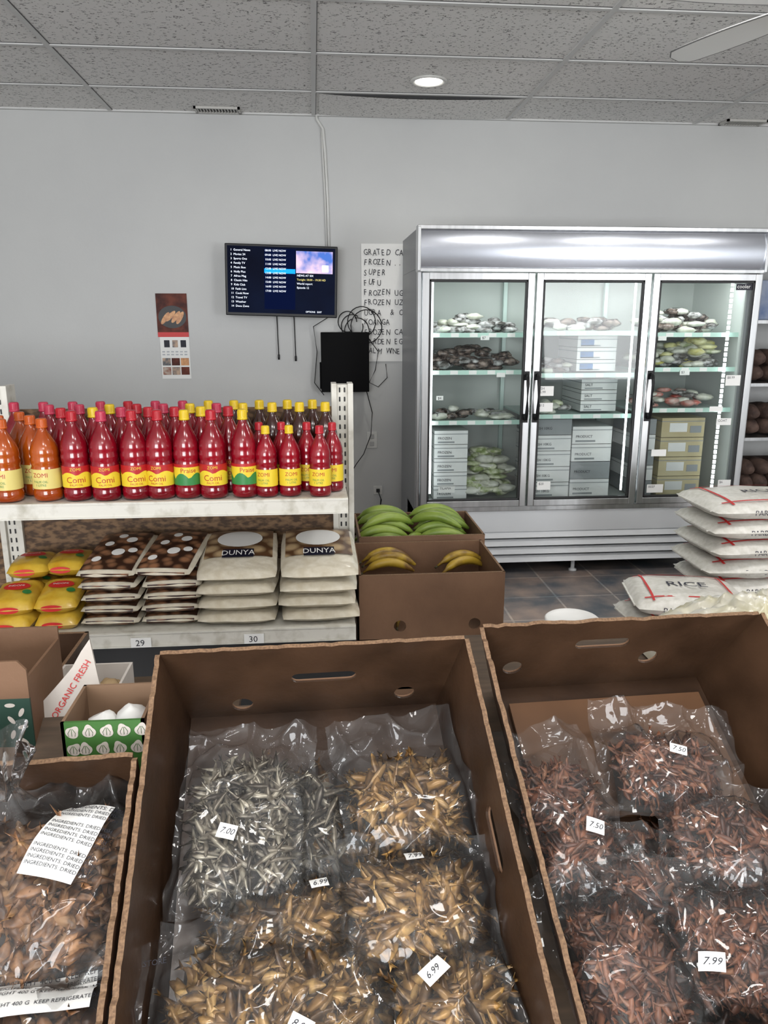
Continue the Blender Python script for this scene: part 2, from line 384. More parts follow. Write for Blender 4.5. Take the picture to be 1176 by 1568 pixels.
b.box(FX0+.06,FX1-.06,FY0+.06,FY1-.056,1.76,1.775,2)
b.box(FX0,FX1,FY0+.01,FY0+.4,.27,.399,0)
b.obj('cabinet',[M_fr,M_side,M_in],parent=e)
b=MB(); 
def hd(u,v):
    a=(v-.5)*2; return (FX0+.012+(FX1-FX0-.024)*u,FY0-.002-.016*(1-a*a),1.777+.198*v)
b.grid(hd,8,14,0); b.obj('header',[M_head],parent=e)
b=MB()
b.box(FX0-.005,FX1+.005,FY0-.015,FY0+.06,1.975,1.998,0); b.box(FX0-.005,FX1+.005,FY0-.015,FY0+.05,1.755,1.777,0)
b.box(FX0-.006,FX0+.012,FY0-.026,FY0+.06,1.76,1.99,0); b.box(FX1-.012,FX1+.006,FY0-.026,FY0+.06,1.76,1.99,0)
b.box(FX0,FX0+.02,FY0,FY0+.06,.42,1.76,0); b.box(FX1-.02,FX1,FY0,FY0+.06,.42,1.76,0); b.box(FX0,FX1,FY0,FY0+.05,.40,.43,0)
b.obj('trim_frame',[M_steel],parent=e,bevel=.003)
b=MB()
b.box(FX0+.01,FX1-.01,FY0+.07,FY0+.36,.06,.27,1)
for i in range(4):
    z=.082+i*.051
    b.add([(FX0,FY0-.005,z),(FX1,FY0-.005,z),(FX1,FY0+.022,z+.034),(FX0,FY0+.022,z+.034),(FX0,FY0+.05,z),(FX1,FY0+.05,z),(FX0,FY0+.05,z+.034),(FX1,FY0+.05,z+.034)],[(0,1,2,3),(0,4,5,1),(3,2,7,6)],0)
for x in (FX0+.12,(FX0+FX1)/2,FX1-.12): b.lathe([(.025,0),(.025,.01),(.012,.015),(.012,.08)],12,0,(x,FY0+.06,0)); b.lathe([(.025,0),(.025,.01),(.012,.015),(.012,.2)],12,1,(x,FY1-.1,0))
b.obj('louver_base',[M_fr,M_dark],parent=e)
doors=[(.597,1.222,'R'),(1.232,1.885,'L'),(1.897,2.53,'L')]
for i,(a,c,h) in enumerate(doors):
    b=MB(); y0,y1=FY0-.03,FY0-.002; z0,z1=.435,1.752; w=.038
    b.box(a,a+w,y0,y1,z0,z1,0); b.box(c-w,c,y0,y1,z0,z1,0); b.box(a+w,c-w,y0,y1,z1-w,z1,0); b.box(a+w,c-w,y0,y1,z0,z0+w,0)
    g=.012
    b.box(a+w,a+w+g,y0+.004,y1,z0+w,z1-w,1); b.box(c-w-g,c-w,y0+.004,y1,z0+w,z1-w,1); b.box(a+w,c-w,y0+.004,y1,z1-w-g,z1-w,1); b.box(a+w,c-w,y0+.004,y1,z0+w,z0+w+g,1)
    b.obj('door_%d_frame'%(i+1),[M_steel,M_dark],parent=e,bevel=.003)
    b=MB(); b.add([(a+w,y0+.012,z0+w),(c-w,y0+.012,z0+w),(c-w,y0+.012,z1-w),(a+w,y0+.012,z1-w)],[(0,1,2,3)]); b.obj('door_%d_glass'%(i+1),[M_glass],parent=e)
    hx=c-.028 if h=='R' else a+.024
    b=MB(); b.tube([(hx,y0,1.20),(hx,y0-.035,1.195),(hx,y0-.045,1.15),(hx,y0-.045,1.0),(hx,y0-.035,.955),(hx,y0,.95)],.010,8); b.box(hx-.018,hx+.018,y0-.006,y0,1.17,1.22); b.box(hx-.018,hx+.018,y0-.006,y0,.93,.98)
    b.obj('door_%d_handle'%(i+1),[M_black],parent=e)
M_led=mat('led_strip',(.92,.98,1),emit=5)
M_shelf=mat('fridge_shelf',(.50,.62,.58),rough=.3)
b=MB()
b.box(.655,.672,FY0+.065,FY0+.075,.5,1.72); b.box(1.832,1.841,FY0+.065,FY0+.075,.5,1.72)
k=40
for i in range(k):
    z=.5+i*1.22/k; b.box(2.405,2.419,FY0+.065,FY0+.075,z,z+.022)
b.obj('led_strips',[M_led],parent=e)
b=MB()
lv={0:(1.42,1.21,.92),1:(1.43,1.19,.95),2:(1.42,1.22,.98)}
bays=[(.64,1.21),(1.245,1.875),(1.905,2.49)]
for k,(a,c) in enumerate(bays):
    for z in lv[k]:
        b.box(a,c,FY0+.10,FY1-.06,z-.012,z); b.box(a,c,FY0+.09,FY0+.10,z-.016,z+.010,1)
        for j in range(5):
            xx=a+.03+j*(c-a-.08)/4.5; b.box(xx,xx+.045,FY0+.088,FY0+.09,z-.014,z+.008,2)
for x in (1.227,1.89): b.box(x-.012,x+.012,FY1-.09,FY1-.06,.44,1.76); b.box(x-.012,x+.012,FY0+.05,FY0+.09,.44,1.76)
b.obj('shelves',[M_shelf,mat('shelf_edge',(.45,.66,.58),rough=.3),M_paper],parent=e)
# contents
def lump(b,cx,cy,cz,rx,ry,rz,mi,seed=0,n=12):
    vs=[];fs=[]
    for j in range(n//2+1):
        ph=-math.pi/2+math.pi*j/(n//2)
        for i in range(n):
            a=2*math.pi*i/n; d=Vector((math.cos(ph)*math.cos(a),math.cos(ph)*math.sin(a),math.sin(ph)))
            k=1+.35*noise.noise(d*1.8+Vector((seed*3.1,seed,0)))
            vs.append((cx+d.x*rx*k,cy+d.y*ry*k,max(cz-rz,cz+d.z*rz*k)))
    for j in range(n//2):
        for i in range(n):
            k=(i+1)%n; fs.append((j*n+i,j*n+k,(j+1)*n+k,(j+1)*n+i))
    b.add(vs,fs,mi,True)
Mg=[mat('frozen_grey',(.05,.045,.04),(.45,.45,.45),26,rough=.25,ramp=(.4,.62)),mat('frozen_brown',(.02,.012,.01),(.26,.20,.17),30,rough=.25,ramp=(.42,.68)),mat('frozen_pale',(.38,.39,.31),(.64,.65,.59),18,rough=.3),
    mat('frozen_yellow',(.38,.35,.06),(.6,.6,.35),14,rough=.35),mat('frozen_red',(.40,.04,.02),(.5,.42,.38),16,rough=.35),mat('frozen_green',(.20,.26,.09),(.62,.64,.50),22,rough=.3,ramp=(.4,.6))]
b=MB()
def pile(a,c,z,mats_,n,s=.05,H=.10):
    for i in range(n):
        f=random.random(); x=a+(c-a)*random.random(); y=FY0+.15+random.random()*.14
        zz=z+s*.3+f*max(0,H-s*.6)*(.5+.5*math.sin(math.pi*min(1,max(0,(x-a)/(c-a)))))
        lump(b,x,y+f*.08,zz,s*random.uniform(.7,1.3),s*random.uniform(.7,1.2),s*random.uniform(.3,.5),random.choice(mats_),random.random()*50)
pile(.69,1.17,1.42,[0,0,2],46,.048,.12); pile(.69,1.17,1.21,[1,1,1,0],60,.05,.15); pile(.70,1.0,.92,[0,2,1],16,.045,.08); pile(1.04,1.17,.92,[2,0],8,.045,.06)
pile(.93,1.17,.46,[5,5,2],66,.055,.30)
pile(1.3,1.82,1.43,[2,0,1],22,.05,.10); pile(1.3,1.52,1.19,[2,0,1],14,.05,.10); pile(1.3,1.56,.95,[2,0,5],14,.045,.10)
pile(1.95,2.40,1.42,[1,1,0,2],44,.05,.15); pile(1.95,2.40,1.22,[3,2,2,0],42,.05,.15); pile(2.22,2.40,1.30,[3,5],12,.05,.10); pile(1.95,2.40,.98,[4,2,4,0],36,.045,.13)
b.obj('frozen_food',Mg,parent=e)
b=MB(); Mb=[mat('carton_white',(.68,.69,.68),(.60,.62,.62),5),mat('carton_tan',(.40,.34,.19),(.47,.42,.26),5),M_ink,mat('carton_grey',(.22,.24,.25)),mat('print_blue',(.08,.2,.42))]
def carton(x0,x1,z0,z1,mi,y=FY0+.13,t=""):
    b.box(x0,x1,y,y+.36,z0+.004,z1,mi); b.box(x0-.001,x1+.001,y-.002,y+.36,z1-.022,z1-.018,3)
    if t: add_text(b,t,.022,lambda x,z:(x0+.02+x,y-.003,z0+(z1-z0)*.38+z),2)
    if mi!=1: b.box(x0+.02,x0+.02+(x1-x0)*.5,y-.002,y,z0+(z1-z0)*.14,z0+(z1-z0)*.24,3)
    else: b.box(x0+.05,x0+.16,y-.002,y,z0+(z1-z0)*.3,z0+(z1-z0)*.75,0); b.box(x0+.18,x0+.25,y-.002,y,z0+(z1-z0)*.25,z0+(z1-z0)*.6,3)
for i in range(5): carton(.70,.90,.445+i*.084,.445+(i+1)*.084,0,t="FROZEN")
for i in range(5): carton(1.29,1.53,.445+i*.096,.445+(i+1)*.096,0 if i!=4 else 3,t="FISH 10KG")
for i in range(4): carton(1.545,1.79,.445+i*.108,.445+(i+1)*.108,(0,3,0,0)[i],y=FY0+.15,t="PRODUCT")
for i in range(5): carton(1.93,2.055,.445+i*.095,.445+(i+1)*.095,0 if i in (1,3) else 3,t="HAM")
for i in range(4): carton(2.09,2.36,.445+i*.12,.445+(i+1)*.12,1,t="")
for i in range(3): carton(1.56,1.80,1.20+i*.07,1.20+(i+1)*.07,0,y=FY0+.2,t="SALT"); 
for i in range(3): b.box(1.58,1.66,FY0+.198,FY0+.2,1.21+i*.07,1.25+i*.07,4)
for i in range(3): carton(1.60,1.82,.96+i*.065,.96+(i+1)*.065,0,y=FY0+.2,t="SALT")
b.obj('frozen_cartons',Mb,parent=e)
b=MB()
for x,z,w,h,t in ((1.26,1.08,.1,.055,"FISH\n$5.99"),(1.27,.99,.09,.05,"$12"),(2.38,1.13,.09,.06,"$8.99"),(2.3,.98,.08,.03,""),(2.35,.90,.09,.04,"GOAT"),(1.29,.53,.08,.05,"$20"),(1.96,.50,.1,.05,"BEEF"),(2.40,.52,.08,.05,"$6"),(.72,.50,.1,.04,"TILAPIA"),(1.97,.72,.09,.04,""),(.7,1.05,.04,.025,"$4"),(.95,1.39,.05,.025,"$7"),(1.05,1.18,.05,.025,""),(2.0,1.385,.05,.025,""),(2.15,1.185,.06,.03,"$3")):
    yy=FY0-.0195 if x>1.2 and w>.07 else FY0+.085
    b.box(x,x+w,yy-.001,yy,z,z+h,0)
    if t: add_text(b,t,.02,(lambda x,z,h,yy:(lambda u,v:(x+.008+u,yy-.0015,z+h-.02+v)))(x,z,h,yy),1)
b.box(2.385,2.50,FY0-.0195,FY0-.0185,1.665,1.70,1); add_text(b,"cooler",.03,lambda u,v:(2.39+u,FY0-.0205,1.675+v),0)
b.obj('price_notes',[M_paper,M_ink],parent=e)

# right hand rack with yams
e=empty('storage_rack')
b=MB()
for x in (2.68,3.7):
    for y in (4.62,5.1): b.box(x-.015,x+.015,y-.015,y+.015,0,2.0)
for z in (.42,.78,1.12,1.5,1.85): b.box(2.66,3.72,4.6,5.12,z-.02,z)
b.obj('frame',[M_steel],parent=e)
b=MB(); My=mat('yam_skin',(.04,.022,.017),(.10,.06,.045),14,rough=.8,bump=.5,bscale=40)
for z in (.42,.78,1.12):
    for i in range(16):
        x=2.75+.12*(i%8)+random.random()*.03; zz=z+.055+(i//8)*.09
        b.tube([(x,4.63,zz),(x,4.7,zz+.005),(x+.01,4.85,zz),(x,5.0,zz)],[.025,.052,.058,.03],10)
b.obj('yams',[My],parent=e)
b=MB()
for i in range(4): b.box(2.72+i*.22,2.90+i*.22,4.7,5.0,1.50,1.74)
b.obj('blue_cartons',[mat('blue_pack',(.10,.15,.28),(.3,.34,.42),8)],parent=e,bevel=.01)

# ---------------------------------------------------------------- gondola shelf
e=empty('gondola_shelf')
M_enam=mat('shelf_enamel',(.62,.60,.54),(.34,.31,.24),22,rough=.4,ramp=(.5,.85))
b=MB()
for x in (-1.125,.10):
    b.box(x-.02,x+.02,2.86,2.92,0,1.27,0); b.box(x-.04,x-.02,2.845,2.93,0,1.275,0); b.box(x+.02,x+.04,2.845,2.93,0,1.275,0)
    for k in range(34):
        for dx in (-.009,.009):
            z=.12+k*.034; b.box(x+dx-.003,x+dx+.003,2.858,2.861,z,z+.018,1)
b.obj('uprights',[M_enam,M_dark],parent=e,bevel=.002)
b=MB()
for z,yf in ((.935,2.45),(.505,2.42)):
    for xa,xb in ((-2.3,-1.13),(-1.115,.10 if z>.6 else .12)):
        b.box(xa,xb,yf,2.86,z-.02,z,0); b.box(xa,xb,yf-.018,yf,z-.045,z+.006,0)
        b.box(xa,xb,yf-.022,yf-.018,z-.045,z-.04,0); b.box(xa,xb,yf-.022,yf-.018,z,z+.005,0)
b.box(-2.3,.12,2.5,2.55,0,.44,2); b.box(-2.3,.12,2.85,2.86,0,.5,2)
fn2=lambda ox:(lambda x,z:(ox+x,2.3925,.468+z))
for ox,t in ((-.965,"28"),(-.60,"29"),(-.235,"30")):
    b.box(ox-.015,ox+.05,2.3935,2.3975,.462,.495,3); add_text(b,t,.03,fn2(ox),1)
b.obj('decks',[M_enam,M_ink,M_dark,M_paper],parent=e,bevel=.0)
M_osb=mat('osb_board',(.06,.032,.016),(.19,.11,.055),30,rough=.7,ramp=(.4,.6),detail=2,stretch=(1,1,2.2))
b=MB(); b.box(-2.3,.075,2.862,2.876,.3,1.19); b.obj('osb_back_panel',[M_osb],parent=e)

# bottles ------------------------------------------------------
def oilmat(name,c,c2): return mat(name,c,c2,9,rough=.16,coat=.5)
M_oil=oilmat('palm_oil_red',(.26,.003,.012),(.13,.001,.006)); M_oil2=oilmat('palm_oil_orange',(.40,.075,.005),(.26,.035,.003)); M_oil3=oilmat('dark_oil',(.05,.012,.008),(.03,.008,.006))
M_capr=mat('cap_red',(.4,.01,.02),rough=.3); M_capy=mat('cap_yellow',(.65,.45,.015),rough=.3); M_capp=mat('cap_pink',(.45,.03,.07),rough=.3); M_capo=mat('cap_orange',(.5,.09,.01),rough=.3)
M_laby=mat('label_yellow',(.72,.53,.03),rough=.4); M_labr=mat('label_red',(.42,.012,.012),rough=.4); M_labg=mat('label_green',(.03,.20,.05),rough=.4); M_labc=mat('label_cream',(.66,.55,.18),rough=.4)
def bottle(H,R,mats_,style):
    b=MB(); k=H/.29
    prof=[(R*.55,0),(R*.92,.004*k),(R,.014*k),(R,.035*k),(R*.95,.040*k),(R,.045*k),(R,.05*k),(R,.118*k),(R*.94,.126*k),(R*.99,.134*k),(R*1.0,.150*k),(R*.95,.158*k),(R*.99,.167*k),(R*.95,.185*k),(R*.80,.208*k),(R*.52,.233*k),(R*.36,.247*k),(R*.31,.256*k),(R*.31,.262*k)]
    b.lathe(prof,24,0)
    b.lathe([(R*.4,.258*k),(R*.4,.263*k),(R*.36,.265*k),(R*.36,.288*k),(R*.3,.291*k)],18,1)
    for i in range(18):
        a=2*math.pi*i/18; b.box(-.0009,.0009,R*.36,R*.375,.266*k,.286*k,1,M=RZ(math.degrees(a)))
    z0,z1=.047*k,.117*k; RR=R*1.012
    def ring(za,zb,mi,r=RR,wave=0):
        n=32; vs=[];fs=[]
        for j in range(2):
            for i in range(n):
                a=2*math.pi*i/n; z=(za,zb)[j]+(wave*abs(math.sin(a*2.5+.6)) if j else 0); vs.append((r*math.cos(a),r*math.sin(a),z))
        for i in range(n): fs.append((i,(i+1)%n,n+(i+1)%n,n+i))
        b.add(vs,fs,mi,True)
    cyl=lambda r,zo:(lambda x,z:(r*math.sin(x/r),-r*math.cos(x/r),zo+z))
    if style=='A':
        ring(z0,z1,3); ring(z0,z0+.038*k,2,RR*1.004,.012*k); add_text(b,"Comi",.028*k,cyl(RR*1.012,z0+.016*k),3,'CENTER')
        add_text(b,"PALM OIL",.010*k,cyl(RR*1.012,z0+.005*k),3,'CENTER'); add_text(b,"ZOMI",.014*k,cyl(RR*1.012,z0+.055*k),2,'CENTER')
    elif style=='B':
        ring(z0,z1,2); add_text(b,"ZOMI",.022*k,cyl(RR*1.01,z0+.042*k),3,'CENTER'); add_text(b,"PALM OIL\n1 LITRE",.012*k,cyl(RR*1.01,z0+.022*k),4,'CENTER')
    else:
        ring(z0,z1,2); ring(z0,z0+.02*k,4,RR*1.004,.02*k); ring(z0+.06*k,z1,3,RR*1.004); add_text(b,"Praise",.022*k,cyl(RR*1.012,z0+.042*k),3,'CENTER')
    me=b.obj('tmp',mats_); d=me.data; bpy.data.objects.remove(me); return d
B1=bottle(.285,.044,[M_oil,M_capr,M_laby,M_labr,M_labg],'A'); B1y=bottle(.285,.044,[M_oil,M_capy,M_laby,M_labr,M_labg],'A')
B2=bottle(.262,.045,[M_oil2,M_capo,M_labc,M_labr,M_labg],'B'); B3=bottle(.285,.042,[M_oil,M_capy,M_laby,M_labr,M_labg],'C')
B4=bottle(.232,.036,[M_oil,M_capr,M_laby,M_labr,M_labg],'B'); B4y=bottle(.232,.036,[M_oil,M_capy,M_laby,M_labr,M_labg],'B')
B5=bottle(.285,.043,[M_oil3,M_capy,M_laby,M_labr,M_labg],'B'); B6=bottle(.285,.044,[M_oil,M_capp,M_laby,M_labr,M_labg],'A')
DZ=.936
def putb(d,x,y,nm='palm_oil_bottle',dz=0):
    o=bpy.data.objects.new(nm,d); col.objects.link(o); o.matrix_world=T(x,y,DZ+dz)@RZ(random.uniform(-18,18)); return o
for x,d in ((-.985,B2),(-.865,B2),(-.77,B1),(-.677,B6),(-.585,B1),(-.505,B1),(-.42,B3),(-.335,B1),(-.235,B3)): putb(d,x,2.51+random.uniform(-.006,.01))
for x,d,y in ((-.163,B4y,2.51),(-.087,B4y,2.515),(-.03,B4,2.59),(.012,B4,2.50),(.055,B4,2.575)): putb(d,x,y)
for i,x in enumerate((-1.03,-.93,-.83,-.73,-.64,-.55,-.465,-.38,-.29)): putb((B2,B2,B1,B1y,B6,B1,B1,B1y,B1)[i],x,2.61+random.uniform(-.005,.005))
for i,x in enumerate((-.19,-.115)): putb(B4,x,2.60)
for i,x in enumerate((-1.0,-.9,-.8,-.70,-.61,-.52,-.43,-.34,-.25)): putb((B2,B6,B6,B1y,B1,B6,B1y,B6,B5)[i],x,2.71)
for i,x in enumerate((-.15,-.055,.035)): putb(B5,x,2.72,dz=0)
for i,x in enumerate((-1.05,-.95,-.85,-.755,-.66,-.565,-.47,-.38,-.29,-.20,-.10,-.01)): putb((B6,B6,B6,B6,B1,B6,B6,B5,B5,B5,B5,B5)[i],x,2.806)

# ---------------------------------------------------------------- pillow bags
def pillow(b,w,d,h,M,mi=0,seed=0,n=18,amp=.12,seam=.0):
    def f(sgn):
        def g(u,v):
            x=u*2-1;y=v*2-1
            e=max(0,(1-abs(x)**3.2))*max(0,(1-abs(y)**3.2))
            z=sgn*h/2*(e**.42)
            q=e**.5
            z+=h*amp*q*(nz(x*2.3+seed,y*2.3,seed+sgn))*1.6 + h*amp*.6*q*nz(x*7+seed,y*7,seed*2+sgn)
            ww=1+.03*nz(y*2+seed,3.1)-.04*abs(y)**4; dd=1+.03*nz(x*2+seed,7.7)-.04*abs(x)**4
            return M@Vector((x*w/2*ww,y*d/2*dd,z))
        return g
    b.grid(f(1),n,n,mi); b.grid(f(-1),n,n,mi,flip=True)
def m_beans(name,base,c1,c2,scale=60):
    m,nt,bb,o=newmat(name)
    tc=nt.nodes.new('ShaderNodeTexCoord'); v=nt.nodes.new('ShaderNodeTexVoronoi'); v.inputs['Scale'].default_value=scale; nt.links.new(tc.outputs['Object'],v.inputs['Vector'])
    r=nt.nodes.new('ShaderNodeValToRGB'); r.color_ramp.elements[0].color=c4(c2); r.color_ramp.elements[0].position=.25; r.color_ramp.elements[1].color=c4(c1); r.color_ramp.elements[1].position=.6
    nt.links.new(v.outputs['Distance'],r.inputs[0]); nt.links.new(r.outputs[0],bb.inputs['Base Color']); bb.inputs['Roughness'].default_value=.3; bb.inputs['Coat Weight'].default_value=.4
    return m
M_gari=mat('gari_cream',(.58,.52,.40),(.70,.65,.54),30,rough=.3,coat=.4,bump=.6,bscale=16)
M_beans=m_beans('bean_print',None,(.03,.010,.005),(.30,.14,.07),26)
M_beans2=m_beans('tuber_print',None,(.10,.045,.018),(.50,.36,.20),17)
M_navy=mat('navy_print',(.005,.006,.02),rough=.4)
def topq(b,x0,x1,y0,y1,zf,mi,n=8):
    b.grid(lambda u,v:(x0+(x1-x0)*u,y0+(y1-y0)*v,zf(x0+(x1-x0)*u,y0+(y1-y0)*v)),n,n,mi)
def disc(b,cx,cy,rx,ry,zf,off,mi,n=28,rings=4):
    vs=[(cx,cy,zf(cx,cy)+off)]
    for k in range(1,rings+1):
        for i in range(n):
            a=2*math.pi*i/n; x=cx+rx*k/rings*math.cos(a); y=cy+ry*k/rings*math.sin(a); vs.append((x,y,zf(x,y)+off))
    fs=[(0,1+i,1+(i+1)%n) for i in range(n)]
    for k in range(rings-1):
        for i in range(n): fs.append((1+k*n+i,1+(k+1)*n+i,1+(k+1)*n+(i+1)%n,1+k*n+(i+1)%n))
    b.add(vs,fs,mi)
def pz(w,d,h,off):
    def f(x,y):
        X=min(.999,abs(2*x/w));Y=min(.999,abs(2*y/d)); e=(1-X**3.2)*(1-Y**3.2); return h/2*e**.42+off
    return f
def printed_bag(name,x,y,z,w,d,h,rot,kind,seed,tilt=0):
    b=MB(); I=Matrix.Identity(4)
    pillow(b,w,d,h,I,0,seed,18,.03)
    zf=pz(w,d,h,.0035)
    if kind=='gari':
        topq(b,-w*.44,w*.44,-d*.44,d*.44,zf,1,12)
        for kx,ky,kr in ((-.2,.1,.05),(.15,.2,.06),(.05,-.1,.07),(-.25,-.25,.05),(.28,-.05,.05),(-.05,.3,.05)):
            disc(b,kx*w,ky*d,kr*w*1.6,kr*d*1.1,zf,.002,3,14,2)
        b.grid(lambda u,v:(-w*.40+w*.80*u,-d/2*.955-.003+.004*abs(v-.5),(v-.5)*h*.35),8,2,1)
    elif kind=='dunya':
        topq(b,-w*.44,w*.44,-d*.18,d*.45,zf,2,12)
        disc(b,0,d*.20,w*.30,d*.19,zf,.002,3)
        b.grid(lambda u,v:(-w*.20+w*.40*u,-d*.22+d*.17*v,zf(-w*.20+w*.40*u,-d*.22+d*.17*v)+.004),8,4,4)
        add_text(b,"DUNYA",.036,lambda X,Y:(X*.9,Y*1.5-d*.185,zf(X,Y*1.5-d*.185)+.006),3,'CENTER')
    return b.obj(name,[M_gari,M_beans,M_beans2,M_paper,M_navy],M=T(x,y,z)@RZ(rot)@RX(tilt))
z0=.507; hh=.041
for i in range(5):
    top=i==4
    for xx,ss in ((-.685,1),(-.495,11)):
        printed_bag('cassava_flour_bag',xx+random.uniform(-.008,.008),2.60+(.02 if top else 0),z0+hh*(i+.5)+(.022 if top else 0),.195,.30 if not top else .33,hh,random.uniform(-3,3)+(-5 if top else 0),'gari',i+ss,9 if top else 0)
for i in range(4):
    h2=.049; top=i==3
    for xx,ss in ((-.275,21),(.0,31)):
        printed_bag('yam_flour_bag',xx+random.uniform(-.005,.005),2.61+(.01 if top else 0),z0+h2*(i+.5)+(.022 if top else 0),.265,.38,h2,random.uniform(-2,2),'dunya' if top else 'plain',i+ss,8 if top else 0)
# yellow corn flour bags
M_yel=mat('yellow_bag',(.50,.28,.015),(.62,.42,.05),14,rough=.3,coat=.3,bump=.4,bscale=16)
k=0
for x,y,z in ((-1.005,2.53,.54),(-.865,2.54,.54),(-1.005,2.53,.60),(-.865,2.54,.60),(-.88,2.72,.66),(-1.005,2.70,.66),(-1.0,2.72,.58),(-.86,2.72,.58)):
    b=MB(); w,d,h=.14,.19,.065; pillow(b,w,d,h,Matrix.Identity(4),0,40+k,14,.05); zf=pz(w,d,h,.004)
    disc(b,0,.01,.042,.026,zf,0,1,24,2); disc(b,.04,-.03,.014,.014,zf,.001,2,16,1)
    add_text(b,"INDOMI",.014,lambda X,Y:(X,Y+.004,zf(X,Y)+.003),3,'CENTER')
    b.add([(.035*math.cos(a)-.01,-d/2*.93-.006,.012*math.sin(a)) for a in [i*.2618 for i in range(24)]],[tuple(range(24))],1)
    b.obj('corn_flour_bag',[M_yel,M_red,M_labg,M_paper],M=T(x,y,z)@RZ(random.uniform(-6,6))@RX(8 if y<2.6 else 0)); k+=1

# ---------------------------------------------------------------- produce boxes
def openbox(name,x0,x1,y0,y1,z0,z1,holes=(),m=M_card,th=.008,mi=M_cardin):
    b=MB(); w=x1-x0
    hs=[circ(cx-x0,cz-z0,r) for cx,cz,r in holes]
    vs,fs=panel([(0,0),(w,0),(w,z1-z0),(0,z1-z0)],hs,th)
    b.add([(x0+x,y0+z+th/2,z0+y) for x,y,z in vs],fs,0)
    b.box(x0,x1,y1-th,y1,z0,z1,0); b.box(x0,x0+th,y0+th,y1-th,z0,z1,0); b.box(x1-th,x1,y0+th,y1-th,z0,z1,0); b.box(x0,x1,y0,y1,z0,z0+th,0)
    t=.0012
    b.box(x0,x1,y0-.0005,y0+th+.0005,z1,z1+t,1); b.box(x0,x1,y1-th,y1,z1,z1+t,1); b.box(x0,x0+th,y0,y1,z1,z1+t,1); b.box(x1-th,x1,y0,y1,z1,z1+t,1)
    return b.obj(name,[m,M_edge])
openbox('cardboard_box',.14,.66,2.55,2.96,.385,.633,((.285,.44,.022),(.555,.44,.022)))
openbox('cardboard_box',.15,.66,2.56,2.95,.19,.383,())
openbox('cardboard_box',.15,.66,2.56,2.95,.0,.188,())
openbox('cardboard_box',.165,.68,2.98,3.38,.40,.65,())
openbox('cardboard_box',.165,.68,2.98,3.38,.20,.398,())
openbox('cardboard_box',.165,.68,2.98,3.38,.0,.198,())
M_plan=mat('plantain_green',(.12,.19,.025),(.24,.32,.055),9,rough=.4); M_ban=mat('plantain_yellow',(.40,.26,.025),(.14,.07,.015),14,rough=.45,ramp=(.45,.62)); M_stem=mat('stem',(.05,.04,.015),rough=.8)
def fruit(b,o,L,R,yaw,arch,mi,roll=0):
    pts=[];rs=[]
    n=12
    for i in range(n+1):
        t=i/n*2-1; pts.append((t*L/2,0,-arch*t*t+arch*.4)); 
        rs.append(R*(.25 if i==0 else .34 if i==1 else .28 if i==n else max(.45,(1-abs(t)**3.0*.75))))
    Mx=T(*o)@RZ(yaw)@RX(roll); pts=[Mx@Vector(p) for p in pts]
    b.tube(pts,rs,6,mi,True); b.tube([pts[0]-(pts[1]-pts[0])*.7,pts[0]],R*.24,6,1)
b=MB()
for i,(x,y,z,yaw) in enumerate(((.28,3.08,.60,8),(.27,3.14,.62,4),(.29,3.20,.635,-4),(.28,3.26,.65,2),(.29,3.31,.665,-2),(.26,3.05,.57,14),(.52,3.06,.58,-14),(.53,3.11,.61,-8),(.52,3.17,.625,-2),(.54,3.22,.64,-4),(.53,3.27,.655,-8),(.52,3.32,.665,-5),(.40,3.10,.59,60),(.30,3.18,.665,18),(.5,3.18,.665,-22))):
    fruit(b,(x,y,z),.24,.023,yaw,.045,0)
b.obj('green_plantains',[M_plan,M_stem])
b=MB()
for i,(x,y,z,yaw) in enumerate(((.27,2.83,.575,2),(.28,2.87,.59,-3),(.27,2.91,.595,4),(.57,2.86,.565,25),(.57,2.91,.575,12),(.4,2.70,.43,40),(.3,2.72,.43,80),(.52,2.7,.43,95),(.28,2.82,.50,0),(.55,2.84,.50,10))):
    fruit(b,(x,y,z),.20,.018,yaw,.04,0)
b.obj('yellow_plantains',[M_ban,M_stem])

# ---------------------------------------------------------------- rice sacks
M_rice=mat('woven_sack',(.60,.58,.52),(.72,.70,.65),40,rough=.35,bump=.7,bscale=12); M_blu=mat('print_black',(.03,.03,.05),rough=.5)
def sack(x,y,z,w,d,h,rot,seed,top=False):
    b=MB(); pillow(b,w,d,h,Matrix.Identity(4),0,seed,20,.06); zf=pz(w,d,h,.005)
    for yy in (-d*.36,d*.33): topq(b,-w*.42,w*.42,yy,yy+d*.022,zf,1)
    for xx in (-w*.36,w*.34): topq(b,xx,xx+w*.02,-d*.42,d*.42,zf,1)
    add_text(b,"RICE",.085,lambda X,Y:(X,Y-.03,zf(X,Y)+.001),2,'CENTER')
    zs=lambda s_:-(d/2*.965)-.004+.30*s_*s_/h
    add_text(b,"PARBOILED RICE",.036,lambda X,Y:(X,zs(Y-.012),Y-.012),2,'CENTER')
    for s in (-1,1): b.box(s*w/2*.97-.012,s*w/2*.97+.012,-d*.36,d*.36,-.003,.003,0)
    return b.obj('rice_sack',[M_rice,M_red,M_blu],M=T(x,y,z)@RZ(rot))
b=MB(); 
for i in range(7): b.box(1.76,2.75,3.18+i*.1,3.25+i*.1,.07,.09)
for x in (1.80,2.2,2.68): b.box(x-.04,x+.04,3.18,3.85,.0,.07)
b.obj('wooden_pallet',[M_cardl])
for i in range(6): sack(2.165+random.uniform(-.02,.02),3.52,.145+i*.097,.64,.46,.104,random.uniform(-3,3),i+3)
b=MB()
for i in range(4): b.box(1.32,1.84,2.86+i*.1,2.93+i*.1,.05,.07)
b.box(1.34,1.40,2.86,3.23,0,.05); b.box(1.76,1.82,2.86,3.23,0,.05)
b.obj('wooden_pallet',[M_cardl])
